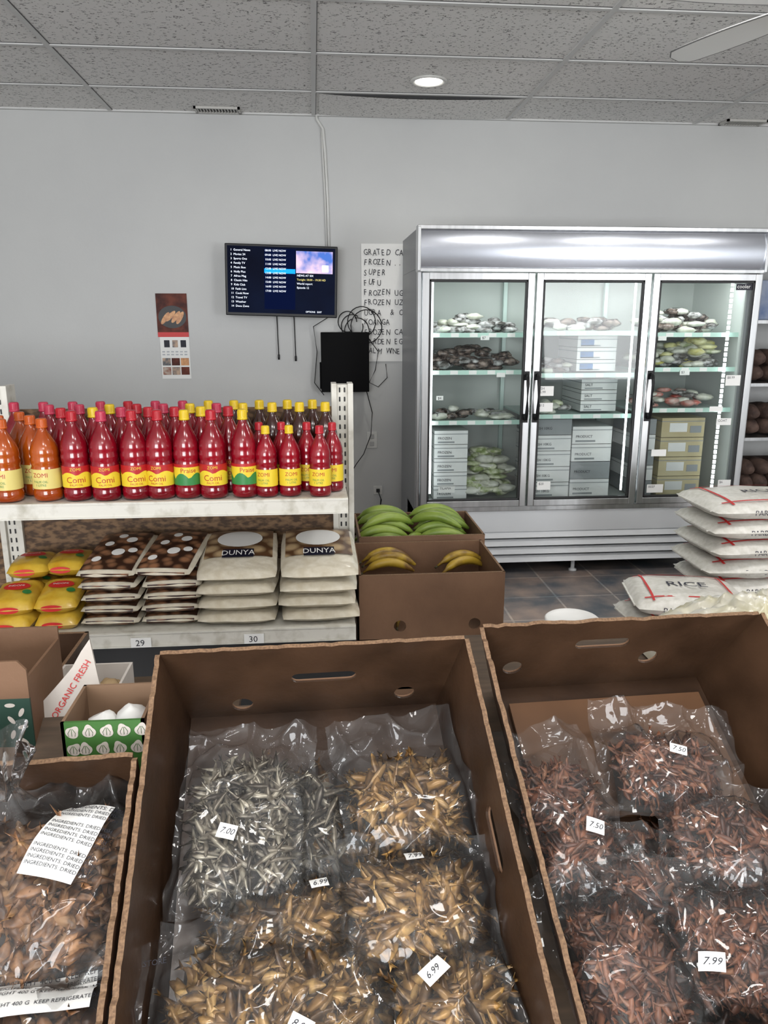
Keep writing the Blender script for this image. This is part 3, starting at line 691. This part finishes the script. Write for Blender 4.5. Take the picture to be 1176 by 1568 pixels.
for i in range(3): sack(1.58+.01*i,3.06,.125+i*.1,.48,.40,.10,(-4,2,-12)[i],i+13)
# bucket
b=MB(); b.lathe([(.07,0),(.082,.30),(.086,.30),(.086,.325),(.08,.33),(.076,.322),(.001,.322)],32,0); b.lathe([(.0835,.10),(.0855,.22)],32,1)
b.obj('plastic_bucket',[M_paper,mat('bucket_label',(.5,.3,.3))],M=T(.79,2.2,.265))
openbox('cardboard_box',.69,.98,2.05,2.40,.0,.262)

# ---------------------------------------------------------------- foreground display
p=math.radians(29); qy=math.radians(2.2)
D=Vector((-math.sin(qy)*math.cos(p),math.cos(qy)*math.cos(p),math.sin(p)));Wv=Vector((math.cos(qy),math.sin(qy),0));N=Wv.cross(D)
O=Vector((-.264,1.203,.964))
FM=Matrix(((Wv.x,D.x,N.x,O.x),(Wv.y,D.y,N.y,O.y),(Wv.z,D.z,N.z,O.z),(0,0,0,1)))
M_ply=mat('stand_wood',(.06,.04,.025),(.10,.065,.04),8,rough=.7,stretch=(1,8,1))
e=empty('display_stand')
b=MB(); b.box(-.55,1.25,-.68,.03,-.225,-.208,0,M=FM); b.obj('sloped_shelf',[M_ply],parent=e)
b=MB(); b.box(-1.0,-.28,1.16,1.55,.712,.727); b.box(-1.0,-.2,1.56,1.9,.575,.594); b.box(.3,1.35,1.36,1.78,.715,.73); b.obj('rear_shelf',[M_ply],parent=e)
b=MB()
for x,y,z in ((-.7,1.2,.712),(-.95,1.85,.575),(.45,1.7,.715),(1.3,1.7,.715),(-.7,.8,.45),(.95,.8,.45),(.2,.8,.45),(1.25,1.38,.715),(-.3,1.5,.712)): b.box(x-.02,x+.02,y-.02,y+.02,0,z)
b.obj('legs',[M_ply],parent=e)

def corrbox(name,s0,t0,w,l,d,ti,hb,h=0):
    b=MB(); th=.0032
    def rim(L,n=40,a=.0035,sd=0): return [(L*i/n,a*nz(i*.7,sd)+a*.6*nz(i*2.3,sd+5)) for i in range(n+1)]
    top=rim(w,sd=s0)
    outer=[(ti,-d),(w-ti,-d)]+[(x,y) for x,y in top[::-1]]
    vs,fs=panel(outer,hb,th)
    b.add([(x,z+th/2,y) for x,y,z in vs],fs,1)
    b.add([(x+.0,z+th*1.5+.0006,y) for x,y,z in vs],fs,0)
    for i in range(40):
        (xa,za),(xb,zb)=top[i],top[i+1]
        b.add([(xa,-.0003,za+.0007),(xb,-.0003,zb+.0007),(xb,th*2+.001,zb+.0007),(xa,th*2+.001,za+.0007)],[(0,1,2,3)],2)
    b.box(ti,w-ti,-l-th,-l,-d,-.0,1)
    for side in (0,1):
        tp=rim(l,60,.005,side*5+s0)
        vs,fs=panel([(0,-d),(l,-d)]+[(x,y) for x,y in tp[::-1]],[slot(l*.52,-.06,.10,.026)] if (side==1 and s0<.1 and s0>-.1) else [],th)
        def mp(off): 
            out=[]
            for x,y,z in vs:
                k=-y/d*ti; X=(0-z-off+k) if side==0 else (w+z+off-k); out.append((X,-x,y))
            return out
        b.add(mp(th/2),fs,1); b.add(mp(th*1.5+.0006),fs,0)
        for i in range(60):
            (xa,za),(xb,zb)=tp[i],tp[i+1]
            Xa,Xb=(-th*2-.001,.0003) if side==0 else (w-.0003,w+th*2+.001)
            j1=.0012*nz(i*1.7,side); j2=.0012*nz((i+1)*1.7,side)
            b.add([(Xa+j1,-xa,za+.0007),(Xb+j1,-xa,za+.0007),(Xb+j2,-xb,zb+.0007),(Xa+j2,-xb,zb+.0007)],[(0,1,2,3)],2)
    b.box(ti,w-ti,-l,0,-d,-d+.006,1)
    return b.obj(name,[M_card,M_cardin,M_edge],M=FM@T(s0,-t0,h))
corrbox('cardboard_box',0,0,.514,.62,.2,.03,[slot(.271,-.088,.115,.026),circ(.42,-.152,.019),circ(.125,-.160,.019)])
corrbox('cardboard_box',.552,-.022,.522,.64,.2,.055,[slot(.236,-.064,.105,.026),circ(.34,-.115,.019),circ(.075,-.125,.019)])
corrbox('cardboard_box',-.47,.18,.447,.46,.19,.01,[],h=-.006)
b=MB(); b.box(.62,1.0,-.25,-.02,-.188,-.180,0); b.obj('cardboard_flap',[mat('flap_card',(.11,.055,.027),(.15,.075,.038),5,rough=.35)],M=FM)

# fish ---------------------------------------------------------
def fishgeo(n,pos,Lr,Wr,flat,curl):
    tr=[-1,-.8,-.35,.15,.6,.88]; rr=[.12,.6,1,.85,.42,.2]; k=5
    V=[];Fc=[]
    base=[]
    for t,r in zip(tr,rr):
        for i in range(k):
            a=2*math.pi*i/k; base.append((t,r*math.cos(a),r*math.sin(a)))
    nb=len(base); base+= [(1.3,.75,0),(1.3,-.75,0),(1.12,0,0)]
    base=np.array(base)
    faces=[]
    for j in range(5):
        for i in range(k):
            q=(i+1)%k; faces.append((j*k+i,j*k+q,(j+1)*k+q,(j+1)*k+i))
    faces.append(tuple(range(k-1,-1,-1))); faces.append((25,nb,nb+2)); faces.append((25,nb+2,nb+1)); faces.append((27,nb+2,nb)); faces.append((27,nb+1,nb+2))
    for i in range(n):
        L=random.uniform(*Lr)/2; w=random.uniform(*Wr)/2
        P=base.copy(); cu=random.uniform(-curl,curl); cz=random.uniform(-curl,curl)
        x=P[:,0]*L; y=P[:,1]*w+cu*L*P[:,0]**2; z=P[:,2]*w*flat+cz*L*P[:,0]**2*.7
        M=(Matrix.Rotation(random.uniform(0,6.283),3,'Z')@Matrix.Rotation(random.gauss(0,.22),3,'Y')@Matrix.Rotation(random.gauss(0,.5),3,'X'))
        A=np.array(M); Q=np.stack([x,y,z],1)@A.T+np.array(pos[i])
        o=len(V); V.extend(map(tuple,Q)); Fc.extend([tuple(a+o for a in f) for f in faces])
    return V,Fc
M_silver=islandmat('dried_sardine_silver',[(.05,.042,.034),(.17,.15,.12),(.36,.34,.29),(.10,.085,.065),(.56,.54,.48)],rough=.28,metal=.3)
M_gold=islandmat('dried_fish_golden',[(.08,.042,.016),(.28,.155,.05),(.46,.28,.10),(.15,.08,.03),(.60,.40,.17)],rough=.3,metal=.15)
M_redf=islandmat('dried_fish_reddish',[(.045,.016,.011),(.21,.078,.042),(.31,.13,.073),(.09,.033,.02),(.40,.20,.12)],rough=.36)
M_brn=islandmat('dried_fish_brown',[(.08,.035,.017),(.29,.145,.066),(.39,.215,.11),(.15,.07,.032),(.48,.30,.16)],rough=.4)
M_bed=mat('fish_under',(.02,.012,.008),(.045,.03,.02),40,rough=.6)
M_film=filmmat('clear_plastic_film',(.985,.985,.985),k=1.35,base=-.01,rough=.055,diff=.028,bump=.5)
def dome(x,y,a,bb,H):
    X=min(1,abs(x/a));Y=min(1,abs(y/bb)); return H*(max(0,1-X**2.6)**.6)*(max(0,1-Y**2.6)**.6)
def bag(name,s,t,h,w,l,H,rot,fm,n,Lr=(.046,.062),Wr=(.014,.020),flat=.42,curl=.14,ms=.018,mt=.05,mb=.02,labels=(),seed=0,film=True):
    e=empty(name,FM@T(s,-t,h)@RZ(rot)); a,bb=w/2,l/2
    if n:
        pos=[]
        while len(pos)<n:
            x=random.uniform(-a,a); y=random.uniform(-bb,bb)
            if (abs(x/a))**3.5+(abs(y/bb))**3.5>1: continue
            hz=dome(x,y,a,bb,H)+H*.12*nz(x*30,y*30,seed)
            pos.append((x*.90,y*.90,hz-random.random()**1.5*.018))
        V,Fc=fishgeo(n,pos,Lr,Wr,flat,curl)
        b=MB(); b.add(V,Fc,0,True)
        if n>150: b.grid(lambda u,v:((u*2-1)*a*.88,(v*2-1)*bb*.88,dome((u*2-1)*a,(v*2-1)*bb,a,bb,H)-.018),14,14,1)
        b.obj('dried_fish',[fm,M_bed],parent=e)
    if film:
        b=MB(); x0,x1,y0,y1=-a-ms,a+ms,-bb-mb,bb+mt
        def f(u,v):
            x=x0+(x1-x0)*u; y=y0+(y1-y0)*v
            z=dome(x*.93,y*.93,a,bb,H*1.0)+.012
            ed=min(1,max(abs(x)/a,abs(y)/bb)**3)
            r1=1-abs(nz(x*11+seed*3,y*7,seed)); r2=1-abs(nz(x*24+seed,y*18+5,seed*2.)); r3=1-abs(nz(x*9-y*11+seed,y*5+x*4,seed*1.3))
            z+=(.008+.022*ed)*(r1**4-.4)+(.0008+.006*ed)*(r2**4-.3)+.008*(r3**8-.2)
            if y>bb: z+=.25*(y-bb)+.010*math.sin(x*60+seed)*min(1,(y-bb)/.03)
            jx=.006*nz(y*25,seed); jy=.006*nz(x*25,seed+3)
            return (x+jx*(1 if abs(u-.5)>.49 else 0),y+jy*(1 if abs(v-.5)>.49 else 0),z)
        b.grid(f,90,90,0)
        b.obj('plastic_bag',[M_film],parent=e)
    for (ls,lt,lr,lw,lh,txt) in labels:
        if lw<.05: lw*=.88; lh*=.88
        v=Vector((ls-s,-(lt-t))); A=math.radians(-rot); lx=v.x*math.cos(A)-v.y*math.sin(A); ly=v.x*math.sin(A)+v.y*math.cos(A)
        R2=RZ(lr)
        zf=lambda X,Y:dome(X*.93,Y*.93,a,bb,H)+.024+(.004*math.sin(X*50+Y*30) if lw>.05 else 0)
        def P(X,Y,o=0):
            q_=R2@Vector((X,Y,0)); return (lx+q_.x,ly+q_.y,zf(lx+q_.x,ly+q_.y)+o)
        b=MB(); b.grid(lambda u,v:P((u-.5)*lw,(v-.5)*lh),8,8,0)
        if lw<.05: add_text(b,txt,.0125,lambda X,Y:P(X-lw*.38+Y*.3,Y-.004,.0008),1)
        else:
            rows=int(lh/.009)
            for r in range(rows):
                if r%5==3: continue
                add_text(b,txt,.0075 if r else .010,(lambda r:(lambda X,Y:P(X-lw*.46,Y+lh*.42-r*.0085,.001)))(r),1)
        b.obj('price_label',[M_paper,M_ink],parent=e)
    return e
NB='bag_of_dried_fish'
# centre box
bag(NB,.26,.34,-.175,.40,.44,.03,0,M_gold,380,seed=1,film=False)
bag(NB,.235,.24,-.15,.12,.18,.035,5,M_silver,90,seed=2,mt=.04,Wr=(.010,.014))
bag(NB,.137,.245,-.135,.175,.24,.05,-4,M_silver,380,Lr=(.042,.058),Wr=(.009,.012),flat=.7,labels=((.114,.277,-15,.032,.024,"7.00"),),seed=3,mt=.045)
bag(NB,.393,.235,-.13,.175,.165,.045,6,M_gold,230,seed=4,mt=.075,ms=.022)
bag(NB,.20,.41,-.14,.17,.13,.05,8,M_gold,170,labels=((.245,.352,5,.03,.018,"6.99"),),seed=5,mt=.03)
bag(NB,.38,.405,-.12,.20,.16,.055,-3,M_gold,250,labels=((.383,.335,8,.03,.018,"7.99"),),seed=6,mt=.03)
bag(NB,.18,.53,-.11,.29,.19,.06,-4,M_gold,400,labels=((.213,.54,-25,.034,.024,"8.00"),),seed=7,mt=.04)
bag(NB,.41,.54,-.11,.17,.17,.055,10,M_gold,220,labels=((.385,.492,25,.042,.026,"6.99"),),seed=8,mt=.03)
# right box
FR=dict(Lr=(.028,.044),Wr=(.009,.013))
bag(NB,.80,.42,-.178,.40,.32,.03,0,M_redf,420,seed=11,film=False,**FR)
bag(NB,.645,.28,-.135,.135,.23,.045,6,M_redf,350,labels=((.667,.312,-25,.032,.026,"7.50"),),seed=12,mt=.05,**FR)
bag(NB,.845,.205,-.14,.19,.14,.045,-10,M_redf,310,labels=((.85,.195,-12,.032,.02,"7.50"),),seed=13,mt=.05,ms=.03,**FR)
bag(NB,.89,.34,-.13,.19,.15,.045,-14,M_redf,310,seed=14,mt=.03,**FR)
bag(NB,.73,.40,-.125,.15,.10,.045,-8,M_redf,140,seed=15,mt=.05,ms=.03,**FR)
bag(NB,.655,.51,-.11,.15,.20,.055,8,M_redf,380,seed=16,mt=.05,**FR)
bag(NB,.82,.50,-.11,.17,.16,.055,-6,M_redf,330,labels=((.757,.515,-12,.034,.026,"7.99"),),seed=17,mt=.05,**FR)
# left box
FB=dict(Lr=(.036,.060),Wr=(.017,.027),flat=.5,curl=.6)
bag(NB,-.14,.345,-.10,.25,.23,.065,4,M_brn,330,labels=((-.10,.285,-20,.075,.125,"INGREDIENTS: DRIED FISH"),),seed=21,mt=.05,**FB)
bag(NB,-.13,.56,-.09,.25,.19,.06,-4,M_brn,290,labels=((-.11,.475,8,.14,.05,"NET WEIGHT 400 G  KEEP REFRIGERATED STORE"),),seed=22,mt=.05,**FB)
# gathered plastic top at the far left
b=MB()
def tw(u,v):
    a=u*2*math.pi; r=.012+.05*abs(v-.35)**1.1; k=1+.35*math.sin(a*5+v*3)
    return FM@Vector((-.185+r*k*math.cos(a),-.235+.03*v+r*k*math.sin(a)*.8,-.03+.12*v))
b.grid(tw,60,20,0); b.obj('plastic_bag_neck',[M_film])

# ---------------------------------------------------------------- small boxes on the left
M_green=mat('garlic_green',(.035,.12,.02),(.05,.16,.03),8,rough=.6); M_dkg=mat('dark_green',(.012,.045,.03),rough=.6); M_wcard=mat('white_card',(.50,.45,.40),(.58,.54,.50),8,rough=.6)
b=MB(); x0,x1,y0,y1,z0,z1=-.405,-.278,1.12,1.25,.735,.893; th=.005
b.box(x0,x1,y0,y0+th,z0,z1,0); b.box(x0,x1,y1-th,y1,z0,z1,1); b.box(x0,x0+th,y0,y1,z0,z1,1); b.box(x1-th,x1,y0,y1,z0,z1,1); b.box(x0,x1,y0,y1,z0,z0+th,1)
def garlic(cx,cz,r,a0):
    pts=[]
    for i in range(28):
        a=2*math.pi*i/28; rr=r; x=rr*math.sin(a); z=rr*.8*math.cos(a)
        if math.cos(a)>.75: z+=r*.9*(math.cos(a)-.75)*4*.6
        A=math.radians(a0); pts.append((cx+x*math.cos(A)-z*math.sin(A),y0-.0008,cz+x*math.sin(A)+z*math.cos(A)))
    b.add(pts,[tuple(range(28))],2)
    for s in (-.45,0,.45):
        b.tube([(cx+s*r,y0-.0012,cz-r*.5),(cx+s*r*1.2,y0-.0012,cz),(cx+s*r*.3,y0-.0012,cz+r*.7)],.0004,4,0)
for i in range(5):
    for j in range(2): garlic(x0+.016+i*.0265-(j%2)*.008 if i else x0+.016,z1-.018-j*.030,.0105,(i*47+j*80)%80-40)
lump(b,-.315,1.195,.858,.026,.028,.02,3,3); lump(b,-.36,1.19,.85,.026,.028,.02,3,8)
b.obj('garlic_box',[M_green,M_cardl,M_wcard,M_paper])
# ginger carton
b=MB()
out=[(-.535,.765),(-.40,.765),(-.398,.812),(-.406,.86),(-.418,.937),(-.434,.915),(-.452,.885),(-.472,.862),(-.492,.84),(-.53,.80)]
vs,fs=panel(out,[],.005); b.add([(x,1.33+z+(y-.8)*.12,y) for x,y,z in vs],fs,0)
A=math.radians(57)
def gt(ox,oz): return lambda x,z:(ox+x*math.cos(A)-z*math.sin(A),1.3255+(oz+x*math.sin(A)+z*math.cos(A)-.8)*.12,oz+x*math.sin(A)+z*math.cos(A))
add_text(b,"ORGANIC FRESH",.0165,gt(-.485,.790),1); add_text(b,"GINGER",.0165,gt(-.455,.795),1)
b.box(-.53,-.40,1.335,1.54,.732,.738,0); b.box(-.535,-.53,1.335,1.54,.735,.80,0); b.box(-.40,-.395,1.335,1.54,.735,.80,0); b.box(-.53,-.40,1.535,1.54,.735,.80,0)
for i in range(14): lump(b,-.51+random.random()*.09,1.37+random.random()*.13,.765+random.random()*.02,.022,.018,.014,2,i)
b.obj('ginger_box',[M_wcard,M_red,mat('ginger_root',(.35,.24,.12),(.45,.32,.18),20)])
# green carton far left
b=MB(); b.box(-.70,-.506,1.27,1.275,.73,.862,1); 
vs,fs=panel([(-.70,.862),(-.506,.862),(-.506,.915),(-.52,.932),(-.70,.932)],[],.005); b.add([(x,1.2725+z,y) for x,y,z in vs],fs,0)
b.box(-.70,-.506,1.44,1.445,.73,.925,0); b.box(-.511,-.506,1.275,1.44,.73,.90,0); b.box(-.70,-.506,1.27,1.445,.73,.735,0)
for i in range(6):
    cx,cz,rr_=-.54+.018*(i%2),.85-.014*i,.009
    A_=i*1.1
    b.add([(cx+rr_*math.cos(a)*math.cos(A_)-rr_*.45*math.sin(a)*math.sin(A_),1.2690,cz+rr_*math.cos(a)*math.sin(A_)+rr_*.45*math.sin(a)*math.cos(A_)) for a in [k*.5236 for k in range(12)]],[tuple(range(12))],2)
b.obj('green_produce_box',[M_card,M_dkg,M_wcard])
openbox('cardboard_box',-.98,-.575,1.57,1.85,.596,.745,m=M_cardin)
# crumpled bag behind right box
b=MB(); M_crm=mat('cream_bag',(.50,.46,.28),(.66,.64,.58),9,rough=.35,coat=.3)
def cr(u,v):
    x=.76+u*.55; y=1.40+v*.32; e_=max(0,(1-abs(2*u-1)**3))*max(0,(1-abs(2*v-1)**3))
    return (x,y,.735+.130*e_**.5*(1+.25*nz(x*9,y*9))+.025*(1-abs(nz(x*22,y*22,3)))**3*e_)
b.grid(cr,60,40,0); b.obj('crumpled_plastic_sack',[M_crm])

# ---------------------------------------------------------------- lights
def area(name,loc,rot,sx,sy,power,colr=(1,1,1)):
    l=bpy.data.lights.new(name,'AREA'); l.shape='RECTANGLE'; l.size=sx; l.size_y=sy; l.energy=power; l.color=colr
    o=bpy.data.objects.new(name,l); col.objects.link(o); o.location=loc; o.rotation_euler=[math.radians(a) for a in rot]; return o
area('window_daylight',(-1.55,YF+.12,1.5),(104,0,0),2.6,1.8,225,(.98,.99,1))
area('window_daylight',(4.3,YF+.12,1.5),(104,0,0),1.65,1.8,140,(.98,.99,1))
M_panel=mat('added_panel_glow',(1,.98,.95),emit=8)
for x,y,sx,sy,pw in ((-.25,.45,.5,.28,9),(.75,.45,.5,.28,9),(0.05,-1.4,1.1,.5,16),(1.33,2.55,.34,.3,8),(2.3,2.55,.34,.3,8),(2.98,2.55,.22,.3,6)):  # unseen panels, added for glints on the plastic and bright spots on the header
    b=MB(); b.box(-sx/2-.02,sx/2+.02,-sy/2-.02,sy/2+.02,-.012,0,0); b.box(-sx/2,sx/2,-sy/2,sy/2,-.014,-.012,1)
    b.obj('added_light_panel',[M_white,M_panel],M=T(x,y,CZ-.008))
    area('added_panel_lamp',(x,y,CZ-.04),(0,0,0),sx,sy,pw,(1,.98,.95))  # added lamp under each unseen panel
l=bpy.data.lights.new('downlight','SPOT'); l.energy=30; l.spot_size=math.radians(110); l.spot_blend=.8; l.shadow_soft_size=.07; l.color=(1,.96,.88)
o=bpy.data.objects.new('downlight_lamp',l); col.objects.link(o); o.location=(.63,4.42,CZ-.03)
for a,c in bays:
    area('fridge_lamp',((a+c)/2,FY0+.09,1.74),(20,0,0),c-a-.1,.03,2.2,(.97,1,.99))
w=bpy.data.worlds.new('world'); sc.world=w; w.use_nodes=True
w.node_tree.nodes['Background'].inputs[0].default_value=(.75,.85,1,1); w.node_tree.nodes['Background'].inputs[1].default_value=1.5

# ---------------------------------------------------------------- camera
yaw=math.radians(5.1);t=math.radians(14.0)
F=Vector((math.sin(yaw)*math.cos(t),math.cos(yaw)*math.cos(t),-math.sin(t)))
R=Vector((math.cos(yaw),-math.sin(yaw),0));U=R.cross(F)
cam=bpy.data.cameras.new('camera');co=bpy.data.objects.new('camera',cam);col.objects.link(co)
cam.sensor_fit='VERTICAL';cam.sensor_height=24;cam.lens=24*1178/1568;cam.clip_start=.02
co.matrix_world=Matrix(((R.x,U.x,-F.x,0),(R.y,U.y,-F.y,0),(R.z,U.z,-F.z,1.5),(0,0,0,1)))
sc.camera=co
